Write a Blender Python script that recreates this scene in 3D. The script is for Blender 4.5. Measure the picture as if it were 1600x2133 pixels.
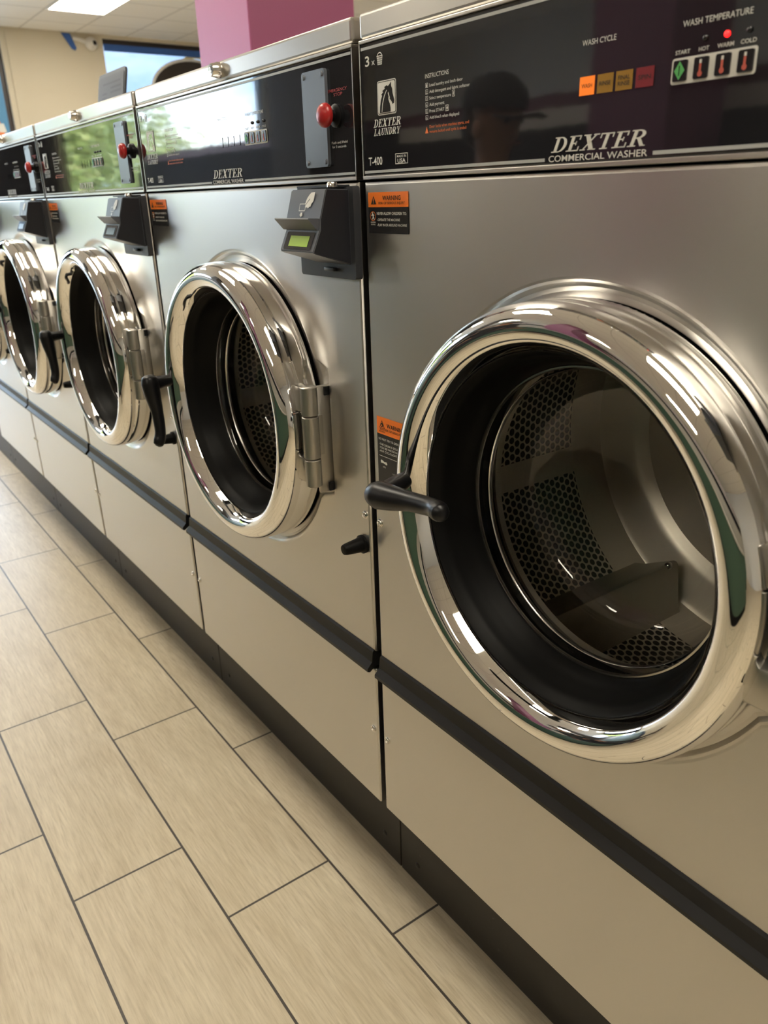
import bpy, bmesh, math, random
from mathutils import Vector, Matrix
random.seed(7)
S = bpy.context.scene
COL = S.collection
PI = math.pi
for o in list(bpy.data.objects):
    bpy.data.objects.remove(o)

# ------------------------------------------------------------------ camera
CAMPOS = Vector((0.807, -0.561, 1.1769))
YAW, PITCH, ROLL, FPX = 0.9519, -0.3845, -0.0308, 1636.3
fw = Vector((-math.sin(YAW)*math.cos(PITCH), math.cos(YAW)*math.cos(PITCH), math.sin(PITCH)))
rt = Vector((math.cos(YAW), math.sin(YAW), 0)); up = rt.cross(fw)
R_ = math.cos(ROLL)*rt + math.sin(ROLL)*up
U_ = -math.sin(ROLL)*rt + math.cos(ROLL)*up
cam = bpy.data.cameras.new('camera'); co = bpy.data.objects.new('camera', cam); COL.objects.link(co)
M = Matrix((R_, U_, -fw)).transposed().to_4x4(); M.translation = CAMPOS
co.matrix_world = M
cam.sensor_fit = 'HORIZONTAL'; cam.sensor_width = 36.0; cam.lens = 36.0*FPX/1600.0
cam.clip_start = 0.02; cam.clip_end = 300
cam.dof.use_dof = True; cam.dof.focus_distance = 0.95; cam.dof.aperture_fstop = 11.0
S.camera = co

# ------------------------------------------------------------------ light and exposure
S.view_settings.view_transform = 'Standard'; S.view_settings.look = 'None'
S.view_settings.gamma = 1.0; S.view_settings.use_curve_mapping = False
S.view_settings.exposure = 0.86
SKY_STRENGTH = 6.6
TROFFER = 11.0
TROFFER_COL = (1.0, 0.91, 0.745)
w = bpy.data.worlds.new('sky'); S.world = w; w.use_nodes = True
nt = w.node_tree; N = nt.nodes; L = nt.links
bg = N['Background']; bg.inputs['Strength'].default_value = SKY_STRENGTH
tc = N.new('ShaderNodeTexCoord'); sep = N.new('ShaderNodeSeparateXYZ'); L.new(tc.outputs['Generated'], sep.inputs[0])
gr = N.new('ShaderNodeValToRGB'); L.new(sep.outputs['Z'], gr.inputs[0])
gr.color_ramp.elements[0].position = 0.0; gr.color_ramp.elements[0].color = (0.62, 0.80, 1.0, 1)
gr.color_ramp.elements[1].position = 0.5; gr.color_ramp.elements[1].color = (0.33, 0.58, 1.0, 1)
nz = N.new('ShaderNodeTexNoise'); nz.inputs['Scale'].default_value = 3.2; nz.inputs['Detail'].default_value = 7
mp = N.new('ShaderNodeMapping'); mp.inputs['Scale'].default_value = (1, 1, 3.0); mp.inputs['Location'].default_value = (0.4, 0.25, 0.1)
L.new(tc.outputs['Generated'], mp.inputs[0]); L.new(mp.outputs[0], nz.inputs['Vector'])
cr = N.new('ShaderNodeValToRGB'); L.new(nz.outputs['Fac'], cr.inputs[0])
cr.color_ramp.elements[0].position = 0.50; cr.color_ramp.elements[1].position = 0.62
mx = N.new('ShaderNodeMix'); mx.data_type = 'RGBA'
L.new(cr.outputs[0], mx.inputs['Factor']); L.new(gr.outputs[0], mx.inputs['A']); mx.inputs['B'].default_value = (1.25, 1.25, 1.3, 1)
L.new(mx.outputs['Result'], bg.inputs['Color'])
sd = bpy.data.lights.new('sun', 'SUN'); sd.energy = 18.0; sd.angle = 0.02; sd.color = (1, .95, .85)
so = bpy.data.objects.new('sun', sd); COL.objects.link(so); so.rotation_euler = (math.radians(-20), math.radians(48), 0)

# ------------------------------------------------------------------ materials
def mat(name, col=(.8, .8, .8), rough=.5, metal=0.0, spec=.5, emit=None, es=1.0, coat=0.0, aniso=0.0):
    m = bpy.data.materials.new(name); m.use_nodes = True
    b = m.node_tree.nodes['Principled BSDF']
    b.inputs['Base Color'].default_value = (*col, 1); b.inputs['Roughness'].default_value = rough
    b.inputs['Metallic'].default_value = metal; b.inputs['Specular IOR Level'].default_value = spec
    b.inputs['Coat Weight'].default_value = coat; b.inputs['Coat Roughness'].default_value = 0.02
    if emit:
        b.inputs['Emission Color'].default_value = (*emit, 1); b.inputs['Emission Strength'].default_value = es
    if aniso:
        b.inputs['Anisotropic'].default_value = aniso
        t = m.node_tree.nodes.new('ShaderNodeTangent'); t.direction_type = 'RADIAL'; t.axis = 'Z'
        m.node_tree.links.new(t.outputs[0], b.inputs['Tangent']); b.inputs['Anisotropic Rotation'].default_value = .25
    return m
def bsdf(m): return m.node_tree.nodes['Principled BSDF']
class G:
    """small node-math helper"""
    def __init__(s, m): s.t = m.node_tree; s.n = s.t.nodes; s.l = s.t.links
    def put(s, sock, v):
        if isinstance(v, (int, float)): sock.default_value = v
        elif isinstance(v, tuple): sock.default_value = v
        else: s.l.new(v, sock)
    def m(s, op, a, b=0.0, c=None):
        k = s.n.new('ShaderNodeMath'); k.operation = op; s.put(k.inputs[0], a); s.put(k.inputs[1], b)
        if c is not None: s.put(k.inputs[2], c)
        return k.outputs[0]
    def coord(s, kind='Object'):
        k = s.n.new('ShaderNodeTexCoord'); q = s.n.new('ShaderNodeSeparateXYZ'); s.l.new(k.outputs[kind], q.inputs[0]); return q.outputs
    def vec(s, x, y, z):
        k = s.n.new('ShaderNodeCombineXYZ'); s.put(k.inputs[0], x); s.put(k.inputs[1], y); s.put(k.inputs[2], z); return k.outputs[0]
    def noise(s, v, scale, detail=3, rough=.5):
        k = s.n.new('ShaderNodeTexNoise'); s.l.new(v, k.inputs['Vector']); k.inputs['Scale'].default_value = scale
        k.inputs['Detail'].default_value = detail; k.inputs['Roughness'].default_value = rough; return k.outputs['Fac']
    def ramp(s, f, stops):
        k = s.n.new('ShaderNodeValToRGB'); s.l.new(f, k.inputs[0]); e = k.color_ramp.elements
        while len(e) < len(stops): e.new(.5)
        for i, (p, c) in enumerate(stops): e[i].position = p; e[i].color = (*c, 1) if len(c) == 3 else c
        return k.outputs[0]
    def mix(s, f, a, b, mode='MIX'):
        k = s.n.new('ShaderNodeMix'); k.data_type = 'RGBA'; k.blend_type = mode
        s.put(k.inputs['Factor'], f); s.put(k.inputs['A'], a if not isinstance(a, tuple) else (*a[:3], 1)); s.put(k.inputs['B'], b if not isinstance(b, tuple) else (*b[:3], 1))
        return k.outputs['Result']
    def bump(s, h, strength=.2, dist=.001):
        k = s.n.new('ShaderNodeBump'); s.l.new(h, k.inputs['Height']); k.inputs['Strength'].default_value = strength; k.inputs['Distance'].default_value = dist
        return k.outputs[0]

def steel_mat(name, col, rough, aniso=.55, brush=.06):
    m = mat(name, col, rough, 1.0, aniso=aniso)
    g = G(m); c = g.coord()
    v = g.vec(g.m('MULTIPLY', c[0], 3.0), g.m('MULTIPLY', c[1], 3.0), g.m('MULTIPLY', c[2], 900.0))
    n = g.noise(v, 1.0, 2)
    big = g.noise(g.vec(c[0], c[1], c[2]), 5.0, 3)
    rr = g.m('MULTIPLY_ADD', big, .03, rough-.01)
    g.l.new(rr, bsdf(m).inputs['Roughness'])
    # very shallow waviness of the pressed sheet plus the fine brushing
    return m
STEEL = steel_mat('brushed_steel', (.62, .60, .57), .31, .78)
STEEL2 = steel_mat('lid_steel', (.56, .535, .50), .32, .75)
CHROME = mat('chrome', (.88, .87, .85), .035, 1.0)
g = G(CHROME); c = g.coord()
g.l.new(g.bump(g.noise(g.vec(c[0], c[1], c[2]), 22.0, 2), .10, .0010), bsdf(CHROME).inputs['Normal'])
SATIN = mat('glint_satin', (.62, .60, .57), .22, 1.0)
ALU = mat('hinge_metal', (.50, .48, .44), .35, 1.0)
SCREW = mat('screw_metal', (.75, .73, .69), .18, 1.0)
RUBBER = mat('black_rubber', (.005, .005, .005), .45, spec=.10)
BLACKP = mat('black_plastic', (.006, .006, .007), .34, spec=.3)
BLACKM = mat('dark_plastic', (.030, .032, .038), .42)
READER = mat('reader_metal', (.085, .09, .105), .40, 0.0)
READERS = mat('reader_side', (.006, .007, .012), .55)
RAIL = mat('black_rail', (.012, .012, .013), .36, spec=.25)
BODY = mat('dark_cabinet', (.012, .012, .012), .7)
KICK = mat('toe_kick', (.040, .036, .033), .42, spec=.3)
g = G(KICK); c = g.coord()
n = g.noise(g.vec(c[0], c[1], c[2]), 60.0, 5, .65)
g.l.new(g.ramp(n, [(.0, (.024, .021, .019)), (.66, (.028, .025, .023)), (.74, (.085, .08, .072))]), bsdf(KICK).inputs['Base Color'])
PANEL = mat('black_glass_panel', (.015, .015, .018), .04, 0.0, .5)
bsdf(PANEL).inputs['IOR'].default_value = 1.75
g = G(PANEL); c = g.coord()
hh = g.m('ADD', g.noise(g.vec(c[0], 0.0, c[2]), 13.0, 1), g.m('MULTIPLY', g.noise(g.vec(c[0], 0.0, c[2]), 60.0, 1), .12))
g.l.new(g.bump(hh, .10, .0012), bsdf(PANEL).inputs['Normal'])
PRINT = mat('white_print', (.66, .65, .60), .45)
STRIPE = mat('grey_print', (.42, .43, .42), .35)
REDP = mat('red_print', (.42, .03, .03), .45)
ORANGEP = mat('orange_print', (.75, .16, .03), .45)
ORANGE = mat('orange_label', (.86, .20, .025), .35)
LABELBLK = mat('black_label', (.018, .018, .02), .22)
BLACKPR = mat('black_print', (.012, .012, .012), .5)
COVER = mat('grey_cover', (.16, .175, .205), .33, .3)
REDBTN = mat('red_button', (.40, .018, .018), .30)
LCD = mat('green_lcd', (.28, .42, .05), .3, emit=(.40, .62, .06), es=.07)
LCDOFF = mat('pale_lcd', (.30, .42, .50), .15)
LENSG = mat('display_window', (.02, .02, .025), .1)
IND_ON = mat('indicator_lit', (.55, .14, .02), .4, emit=(1, .20, .01), es=.35)
IND_Y = mat('indicator_amber', (.30, .155, .012), .4)
IND_R = mat('indicator_red', (.20, .012, .02), .4)
LED = mat('led_lit', (1, .02, .02), .3, emit=(1, .01, .01), es=2.5)
BTN = mat('button_black', (.012, .012, .014), .2)
GREENP = mat('green_print', (.10, .42, .12), .4)
THERMO = mat('thermometer_red', (.50, .10, .07), .4)
def glass_mat(name, tint=(.97, .97, .97), ior=1.5, rough=0.0):
    m = bpy.data.materials.new(name); m.use_nodes = True; t = m.node_tree; n = t.nodes; l = t.links
    n.remove(n['Principled BSDF'])
    tr = n.new('ShaderNodeBsdfTransparent'); tr.inputs[0].default_value = (*tint, 1)
    gl = n.new('ShaderNodeBsdfGlossy'); gl.inputs['Roughness'].default_value = rough
    fr = n.new('ShaderNodeFresnel'); fr.inputs[0].default_value = ior
    mi = n.new('ShaderNodeMixShader'); l.new(fr.outputs[0], mi.inputs[0]); l.new(tr.outputs[0], mi.inputs[1]); l.new(gl.outputs[0], mi.inputs[2])
    l.new(mi.outputs[0], n['Material Output'].inputs[0])
    return m
GLASS = glass_mat('door_glass', (.98, .98, .96), 1.65)
PANE = glass_mat('window_glass', (.96, .98, .98), 1.35)
PANEB = glass_mat('blue_tinted_glass', (.275, .305, .335), 1.35)
# drum: steel sheet with a hexagonal field of punched holes
DRUM = mat('drum_steel', (.60, .56, .48), .40, 1.0)
g = G(DRUM); c = g.coord()
ang = g.m('ARCTAN2', c[2], c[0]); u = g.m('MULTIPLY', ang, .28); v = c[1]
sp = .0118
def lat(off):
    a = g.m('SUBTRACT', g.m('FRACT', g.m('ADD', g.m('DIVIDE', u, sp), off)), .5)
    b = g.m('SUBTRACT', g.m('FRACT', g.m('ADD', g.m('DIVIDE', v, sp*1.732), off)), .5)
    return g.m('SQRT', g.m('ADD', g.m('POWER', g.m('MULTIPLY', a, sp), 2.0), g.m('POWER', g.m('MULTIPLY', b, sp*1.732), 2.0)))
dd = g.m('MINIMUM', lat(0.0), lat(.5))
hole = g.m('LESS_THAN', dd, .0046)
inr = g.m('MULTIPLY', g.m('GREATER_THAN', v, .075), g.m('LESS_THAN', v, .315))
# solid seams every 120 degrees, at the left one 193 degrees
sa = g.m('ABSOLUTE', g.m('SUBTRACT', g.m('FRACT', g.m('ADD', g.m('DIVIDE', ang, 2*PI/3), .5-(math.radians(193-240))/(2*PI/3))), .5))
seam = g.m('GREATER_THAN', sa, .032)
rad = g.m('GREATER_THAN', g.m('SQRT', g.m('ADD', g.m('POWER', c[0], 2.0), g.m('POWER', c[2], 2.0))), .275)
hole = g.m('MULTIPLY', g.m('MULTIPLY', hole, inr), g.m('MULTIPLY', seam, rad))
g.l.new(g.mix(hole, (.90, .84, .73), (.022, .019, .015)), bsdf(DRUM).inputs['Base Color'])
g.l.new(g.m('MULTIPLY', g.m('SUBTRACT', 1.0, hole), .72), bsdf(DRUM).inputs['Metallic'])
g.l.new(g.bump(g.m('SUBTRACT', 1.0, g.m('MULTIPLY', g.m('LESS_THAN', dd, .0051), g.m('MULTIPLY', inr, g.m('MULTIPLY', seam, rad)))), .5, .001), bsdf(DRUM).inputs['Normal'])

LIFT = mat('lifter_steel', (.52, .48, .40), .45, 1.0)
# room materials
FLOOR = mat('plank_tile', (.6, .5, .38), .42, 0.0, .45)
g = G(FLOOR); c = g.coord()
PL, PW, PY, PX = .6176, .2102, -.0008, .007
yy = g.m('DIVIDE', g.m('SUBTRACT', PY+PW, c[1]), PW)
row = g.m('FLOOR', yy); fy = g.m('FRACT', yy)
xx = g.m('DIVIDE', g.m('ADD', g.m('SUBTRACT', c[0], PX), g.m('MULTIPLY', row, .2043)), PL)
colm = g.m('FLOOR', xx); fx = g.m('FRACT', xx)
ex = g.m('MULTIPLY', g.m('MINIMUM', fx, g.m('SUBTRACT', 1.0, fx)), PL)
ey = g.m('MULTIPLY', g.m('MINIMUM', fy, g.m('SUBTRACT', 1.0, fy)), PW)
ed = g.m('MINIMUM', ex, ey)
grout = g.m('LESS_THAN', ed, .0022)
wn = g.n.new('ShaderNodeTexWhiteNoise'); g.l.new(g.vec(row, colm, 3.0), wn.inputs[0])
rnd = wn.outputs['Value']
gv = g.vec(g.m('MULTIPLY_ADD', c[0], 3.0, g.m('MULTIPLY', rnd, 40.0)), g.m('MULTIPLY_ADD', c[1], 26.0, g.m('MULTIPLY', rnd, 17.0)), 0.0)
gra = g.noise(gv, 1.6, 6, .62)
gv2 = g.vec(g.m('MULTIPLY_ADD', c[0], 14.0, g.m('MULTIPLY', rnd, 40.0)), g.m('MULTIPLY', c[1], 170.0), 0.0)
gra2 = g.noise(gv2, 1.3, 4, .6)
gv3 = g.vec(g.m('MULTIPLY_ADD', c[0], 2.2, g.m('MULTIPLY', rnd, 9.0)), g.m('MULTIPLY', c[1], 6.0), 0.0)
blot = g.noise(gv3, 1.5, 3)
base = g.ramp(gra, [(.28, (.42, .345, .235)), (.50, (.62, .54, .395)), (.74, (.76, .68, .53))])
base = g.mix(g.m('MULTIPLY', g.m('GREATER_THAN', gra2, .0), g.m('MULTIPLY', g.m('POWER', gra2, 2.4), 2.0)), base, (.27, .205, .13), 'MIX')
base = g.mix(.35, base, g.ramp(blot, [(.3, (.56, .48, .34)), (.7, (.74, .66, .49))]))
base = g.mix(g.m('MULTIPLY', rnd, .18), base, (.52, .45, .35))
g.l.new(g.mix(grout, base, (.050, .041, .034)), bsdf(FLOOR).inputs['Base Color'])
g.l.new(g.bump(g.m('MULTIPLY_ADD', gra2, .25, g.m('SUBTRACT', 1.0, g.m('MULTIPLY', grout, 1.0))), .35, .0012), bsdf(FLOOR).inputs['Normal'])
CEIL = mat('ceiling_tile', (.80, .77, .71), .9)
g = G(CEIL); c = g.coord()
def gl(v, o, p): 
    f = g.m('FRACT', g.m('DIVIDE', g.m('SUBTRACT', v, o), p)); return g.m('MULTIPLY', g.m('MINIMUM', f, g.m('SUBTRACT', 1.0, f)), p)
line = g.m('LESS_THAN', g.m('MINIMUM', gl(c[0], -8.6, .61), gl(c[1], 2.157, .60)), .011)
sp_ = g.noise(g.vec(c[0], c[1], 0.0), 60.0, 3)
g.l.new(g.mix(line, g.ramp(sp_, [(.3, (.85, .82, .77)), (.7, (.90, .87, .83))]), (.66, .63, .59)), bsdf(CEIL).inputs['Base Color'])
CREAM = mat('cream_wall', (.64, .58, .46), .7)
MAGENTA = mat('magenta_paint', (.37, .088, .215), .42)
g = G(MAGENTA); c = g.coord()
g.l.new(g.bump(g.noise(g.vec(c[0], c[1], c[2]), 120.0, 2), .25, .001), bsdf(MAGENTA).inputs['Normal'])
WALLW = mat('white_wall', (.62, .60, .56), .7)
DARKW = mat('dark_front', (.010, .010, .012), .5, spec=.12)
WINE = mat('wine_laminate', (.13, .035, .07), .4); GREYL = mat('grey_laminate', (.34, .32, .28), .5); MAGENTA_SHADED = mat('magenta_shaded', (.17, .05, .11), .5); STONE = mat('dark_stone', (.035, .032, .032), .6); GREENL = mat('green_laminate', (.035, .075, .05), .4)  # the plum tone is the magenta paint with shade put into its colour
FRAME = mat('dark_window_frame', (.035, .025, .022), .4)
TAPE = mat('blue_tape', (.035, .12, .42), .6)
WHITEPL = mat('white_plastic', (.72, .70, .66), .35)
DIFF = mat('light_diffuser', (.9, .9, .85), .5, emit=TROFFER_COL, es=TROFFER)
TRIMW = mat('light_trim', (.75, .73, .69), .5)

# ------------------------------------------------------------------ mesh helpers
def tag(o, label=None, cat=None, group=None, kind=None):
    if label: o['label'] = label
    if cat: o['category'] = cat
    if group: o['group'] = group
    if kind: o['kind'] = kind
    return o
def empty(name, loc=(0, 0, 0), rz=0.0):
    o = bpy.data.objects.new(name, None); COL.objects.link(o); o.location = loc; o.rotation_euler = (0, 0, rz); o.empty_display_size = .1
    return o
def link(name, me, parent=None, loc=None):
    o = bpy.data.objects.new(name, me); COL.objects.link(o)
    if parent: o.parent = parent
    if loc: o.location = loc
    return o
def finish(bm, name, mats, smooth=None):
    if not isinstance(mats, (list, tuple)): mats = [mats]
    bmesh.ops.remove_doubles(bm, verts=bm.verts, dist=1e-6)
    me = bpy.data.meshes.new(name); bm.to_mesh(me); bm.free()
    for m in mats: me.materials.append(m)
    if smooth is not None:
        me.polygons.foreach_set('use_smooth', [True]*len(me.polygons))
        try: me.set_sharp_from_angle(angle=math.radians(smooth))
        except Exception: pass
    me.update(); return me
def bx(bm, x0, x1, y0, y1, z0, z1, bev=0.0, seg=2, mi=0):
    r = bmesh.ops.create_cube(bm, size=1.0)
    vs = r['verts']
    for v in vs:
        v.co = Vector(((x0+x1)/2+v.co.x*(x1-x0), (y0+y1)/2+v.co.y*(y1-y0), (z0+z1)/2+v.co.z*(z1-z0)))
    fs = {f for v in vs for f in v.link_faces}
    for f in fs: f.material_index = mi
    if bev > 0:
        es = list({e for v in vs for e in v.link_edges})
        rr = bmesh.ops.bevel(bm, geom=es, offset=bev, segments=seg, affect='EDGES', profile=.5)
        for f in rr['faces']: f.material_index = mi
    return vs
def poly(bm, pts, mi=0):
    f = bm.faces.new([bm.verts.new(p) for p in pts]); f.material_index = mi; return f
def prism(bm, pts, axis, d0, d1, mi=0):
    """outline pts (a,b) extruded along axis 'x','y','z' from d0 to d1"""
    def P(a, b, d): return {'x': (d, a, b), 'y': (a, d, b), 'z': (a, b, d)}[axis]
    A = [bm.verts.new(P(a, b, d0)) for a, b in pts]; B = [bm.verts.new(P(a, b, d1)) for a, b in pts]
    n = len(pts); fs = [bm.faces.new(A), bm.faces.new(B[::-1])]
    for i in range(n): fs.append(bm.faces.new((A[i], B[i], B[(i+1) % n], A[(i+1) % n])))
    for f in fs: f.material_index = mi
    bmesh.ops.recalc_face_normals(bm, faces=fs)
def lathe(bm, prof, cx, cz, n=96, axis='y', mi=0, close=False):
    """revolve (r, h) profile about an axis through (cx, cz)"""
    rings = []
    for r, h in prof:
        ring = []
        if r < 1e-6:
            p = {'y': (cx, h, cz), 'z': (cx, cz, h), 'x': (h, cx, cz)}[axis]
            rings.append([bm.verts.new(p)]); continue
        for i in range(n):
            a = 2*PI*i/n; ca, sa = r*math.cos(a), r*math.sin(a)
            p = {'y': (cx+ca, h, cz+sa), 'z': (cx+ca, cz+sa, h), 'x': (h, cx+ca, cz+sa)}[axis]
            ring.append(bm.verts.new(p))
        rings.append(ring)
    fs = []
    pairs = list(zip(rings, rings[1:])) + ([(rings[-1], rings[0])] if close else [])
    for A, B in pairs:
        for i in range(n):
            j = (i+1) % n
            if len(A) == 1 and len(B) == 1: continue
            if len(A) == 1: fs.append(bm.faces.new((A[0], B[i], B[j])))
            elif len(B) == 1: fs.append(bm.faces.new((A[i], B[0], A[j])))
            else: fs.append(bm.faces.new((A[i], B[i], B[j], A[j])))
    for f in fs: f.material_index = mi
    bmesh.ops.recalc_face_normals(bm, faces=fs)
    return fs
def tube(bm, pts, radii, n=14, sx=1.0, mi=0, cap=True):
    pts = [Vector(p) for p in pts]; rings = []
    ref = None
    for i, p in enumerate(pts):
        d = (pts[min(i+1, len(pts)-1)]-pts[max(i-1, 0)]).normalized()
        if ref is None:
            ref = d.cross(Vector((0, 0, 1)) if abs(d.z) < .9 else Vector((1, 0, 0))).normalized()
        ref = (ref - d*ref.dot(d)).normalized(); b = d.cross(ref)
        r = radii[i] if isinstance(radii, (list, tuple)) else radii
        rings.append([bm.verts.new(p+ref*r*math.cos(2*PI*k/n)*sx+b*r*math.sin(2*PI*k/n)) for k in range(n)])
    fs = []
    for A, B in zip(rings, rings[1:]):
        for k in range(n): fs.append(bm.faces.new((A[k], A[(k+1) % n], B[(k+1) % n], B[k])))
    if cap: fs += [bm.faces.new(rings[0][::-1]), bm.faces.new(rings[-1])]
    for f in fs: f.material_index = mi
    bmesh.ops.recalc_face_normals(bm, faces=fs)
def smooth_path(pts, radii, k=6):
    """Catmull-Rom through points and radii"""
    P = [Vector(p) for p in pts]; o = []; rr = []
    for i in range(len(P)-1):
        p0, p1, p2, p3 = P[max(i-1, 0)], P[i], P[i+1], P[min(i+2, len(P)-1)]
        for j in range(k):
            t = j/k
            o.append(.5*((2*p1)+(p2-p0)*t+(2*p0-5*p1+4*p2-p3)*t*t+(3*p1-p0-3*p2+p3)*t**3)); rr.append(radii[i]*(1-t)+radii[i+1]*t)
    o.append(P[-1]); rr.append(radii[-1]); return o, rr
def round_rect(x0, x1, z0, z1, r, n=5):
    pts = []
    for cx, cz, a0 in ((x1-r, z1-r, 0), (x0+r, z1-r, 90), (x0+r, z0+r, 180), (x1-r, z0+r, 270)):
        for i in range(n+1):
            a = math.radians(a0+90*i/n); pts.append((cx+r*math.cos(a), cz+r*math.sin(a)))
    return pts
# ---- print: flat polygons in (u, v), laid on a surface by a mapping
def text_polys(body, size, x=0, y=0, align='LEFT', bold=0.0, sx=1.0, shear=0.0):
    cu = bpy.data.curves.new('t', 'FONT'); cu.body = body; cu.size = size; cu.align_x = align; cu.offset = bold*size; cu.shear = shear
    cu.resolution_u = 3
    ob = bpy.data.objects.new('t', cu); COL.objects.link(ob)
    bpy.context.view_layer.update()
    dg = bpy.context.evaluated_depsgraph_get(); me = bpy.data.meshes.new_from_object(ob.evaluated_get(dg))
    P = [[(x+me.vertices[i].co.x*sx, y+me.vertices[i].co.y) for i in p.vertices] for p in me.polygons]
    bpy.data.objects.remove(ob); bpy.data.curves.remove(cu); bpy.data.meshes.remove(me)
    return P
def fit_text(body, x0, x1, y, h, bold=0.0, shear=0.0):
    """text with cap height h stretched to span x0..x1"""
    P = text_polys(body, h/.70, 0, 0, 'LEFT', bold, 1.0, shear)
    lo = min(p[0] for q in P for p in q); hi = max(p[0] for q in P for p in q); k = (x1-x0)/(hi-lo)
    return [[(x0+(a-lo)*k, y+b) for a, b in q] for q in P]
def Q(x0, x1, y0, y1): return [(x0, y0), (x1, y0), (x1, y1), (x0, y1)]
def arc(cx, cy, rx, ry, a0, a1, tx, ty, n=10):
    o = []
    for i in range(n):
        A = math.radians(a0+(a1-a0)*i/n); B = math.radians(a0+(a1-a0)*(i+1)/n)
        o.append([(cx+rx*math.cos(A), cy+ry*math.sin(A)), (cx+rx*math.cos(B), cy+ry*math.sin(B)),
                  (cx+(rx-tx)*math.cos(B), cy+(ry-ty)*math.sin(B)), (cx+(rx-tx)*math.cos(A), cy+(ry-ty)*math.sin(A))])
    return o
def serif(ch):
    s = .075; t = .19
    st = [Q(.13, .13+t, 0, 1), Q(0, .44, 0, s), Q(0, .44, 1-s, 1)]
    if ch == 'D': return st[:1]+[Q(0, .42, 0, s), Q(0, .42, 1-s, 1)]+arc(.40, .5, .44, .5, -90, 90, t, s, 14), .88
    if ch == 'E': return st+[Q(.3, .70, 1-s, 1), Q(.63, .70, .72, 1), Q(.3, .74, 0, s), Q(.67, .74, 0, .30), Q(.3, .52, .47, .55), Q(.46, .52, .38, .64)], .80
    if ch == 'X': return [[(.08, 1), (.34, 1), (.82, 0), (.56, 0)], [(.70, 1), (.80, 1), (.20, 0), (.10, 0)], Q(0, .42, 1-s, 1), Q(.58, .92, 1-s, 1), Q(0, .32, 0, s), Q(.48, .92, 0, s)], .94
    if ch == 'T': return [Q(.31, .31+t, 0, 1), Q(.18, .62, 0, s), Q(.02, .78, 1-s, 1), Q(.02, .09, .70, 1), Q(.71, .78, .70, 1)], .84
    if ch == 'R': return st+[Q(.3, .44, .46, .46+s)]+arc(.40, .73, .38, .27, -90, 90, t, s, 10)+[[(.38, .50), (.58, .50), (.90, 0), (.68, 0)], Q(.66, .94, 0, s)], .94
    if ch == 'L': return st+[Q(.3, .72, 0, s), Q(.65, .72, 0, .32)], .78
    if ch == 'A': return [[(.40, 1), (.52, 1), (.86, 0), (.64, 0)], [(.40, 1), (.46, .9), (.20, 0), (.12, 0)], Q(.22, .68, .30, .37), Q(0, .32, 0, s), Q(.54, .96, 0, s)], .96
    if ch == 'U': return [Q(.13, .31, .3, 1), Q(0, .44, 1-s, 1), Q(.68, .77, .3, 1), Q(.56, .90, 1-s, 1)]+arc(.45, .32, .32, .32, 180, 360, .13, .09, 12), .92
    if ch == 'N': return [Q(.14, .22, 0, 1), Q(0, .36, 0, s), [(.10, 1), (.30, 1), (.82, 0), (.66, 0)], Q(.74, .82, 0, 1), Q(.60, .96, 1-s, 1), Q(0, .26, 1-s, 1)], .98
    if ch == 'Y': return [Q(.36, .54, 0, .48), Q(.24, .66, 0, s), [(.06, 1), (.28, 1), (.52, .42), (.36, .42)], [(.74, 1), (.82, 1), (.52, .40), (.44, .46)], Q(0, .38, 1-s, 1), Q(.62, .92, 1-s, 1)], .88
    return [], .4
def serif_word(word, x0, x1, y, h, shear=.28):
    o = []; x = 0
    for ch in word:
        P, wd = serif(ch); o += [[(x+a+shear*b, b) for a, b in q] for q in P]; x += wd+.05
    hi = max(p[0] for q in o for p in q); k = (x1-x0)/hi
    return [[(x0+a*k, y+b*h) for a, b in q] for q in o]
def outline(pts, w):
    """hollow rectangle x0,x1,y0,y1"""
    x0, x1, y0, y1 = pts
    return [Q(x0, x1, y0, y0+w), Q(x0, x1, y1-w, y1), Q(x0, x0+w, y0, y1), Q(x1-w, x1, y0, y1)]
def print_mesh(name, polys, m, f=None, y=-.0006):
    if f is None: f = lambda a, b: (a, y, b)
    bm = bmesh.new()
    for q in polys:
        try: poly(bm, [f(a, b) for a, b in q])
        except Exception: pass
    me = bpy.data.meshes.new(name); bm.to_mesh(me); bm.free(); me.materials.append(m); return me
def disc_poly(cx, cy, r, n=16, ry=None): return [(cx+r*math.cos(2*PI*i/n), cy+(ry or r)*math.sin(2*PI*i/n)) for i in range(n)]

# ------------------------------------------------------------------ room shell
X0, X1, Y0, Y1, ZC = -9.7, 5.0, -7.0, 6.0, 3.0
bm = bmesh.new(); bx(bm, X0-.2, X1+.2, Y0-.2, Y1+.2, -.1, 0); tag(link('floor', finish(bm, 'floor', FLOOR)), 'wood look plank tile floor with dark grout', 'floor', kind='structure')
bm = bmesh.new(); bx(bm, X0-.2, X1+.2, Y0-.2, Y1+.2, ZC, ZC+.12); tag(link('ceiling', finish(bm, 'ceiling', CEIL)), 'suspended ceiling of pale square tiles', 'ceiling', kind='structure')
bm = bmesh.new(); bx(bm, X0-.2, X1+.2, Y1, Y1+.2, 0, ZC); tag(link('wall_back', finish(bm, 'wall', CREAM)), 'cream wall behind the machines', 'wall', kind='structure')
bm = bmesh.new(); bx(bm, X0-.2, X1+.2, Y0-.2, Y0, 0, ZC); tag(link('wall_front', finish(bm, 'wall', WALLW)), 'white wall across the room', 'wall', kind='structure')
bm = bmesh.new(); bx(bm, X1, X1+.2, Y0, Y1, 0, ZC); tag(link('wall_right', finish(bm, 'wall', WALLW)), 'white end wall', 'wall', kind='structure')
WINS = [(-5.15, -2.4), (-1.2, 1.93), (3.07, 5.7)]
SILL, HEAD = .10, 2.965
bm = bmesh.new()
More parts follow.
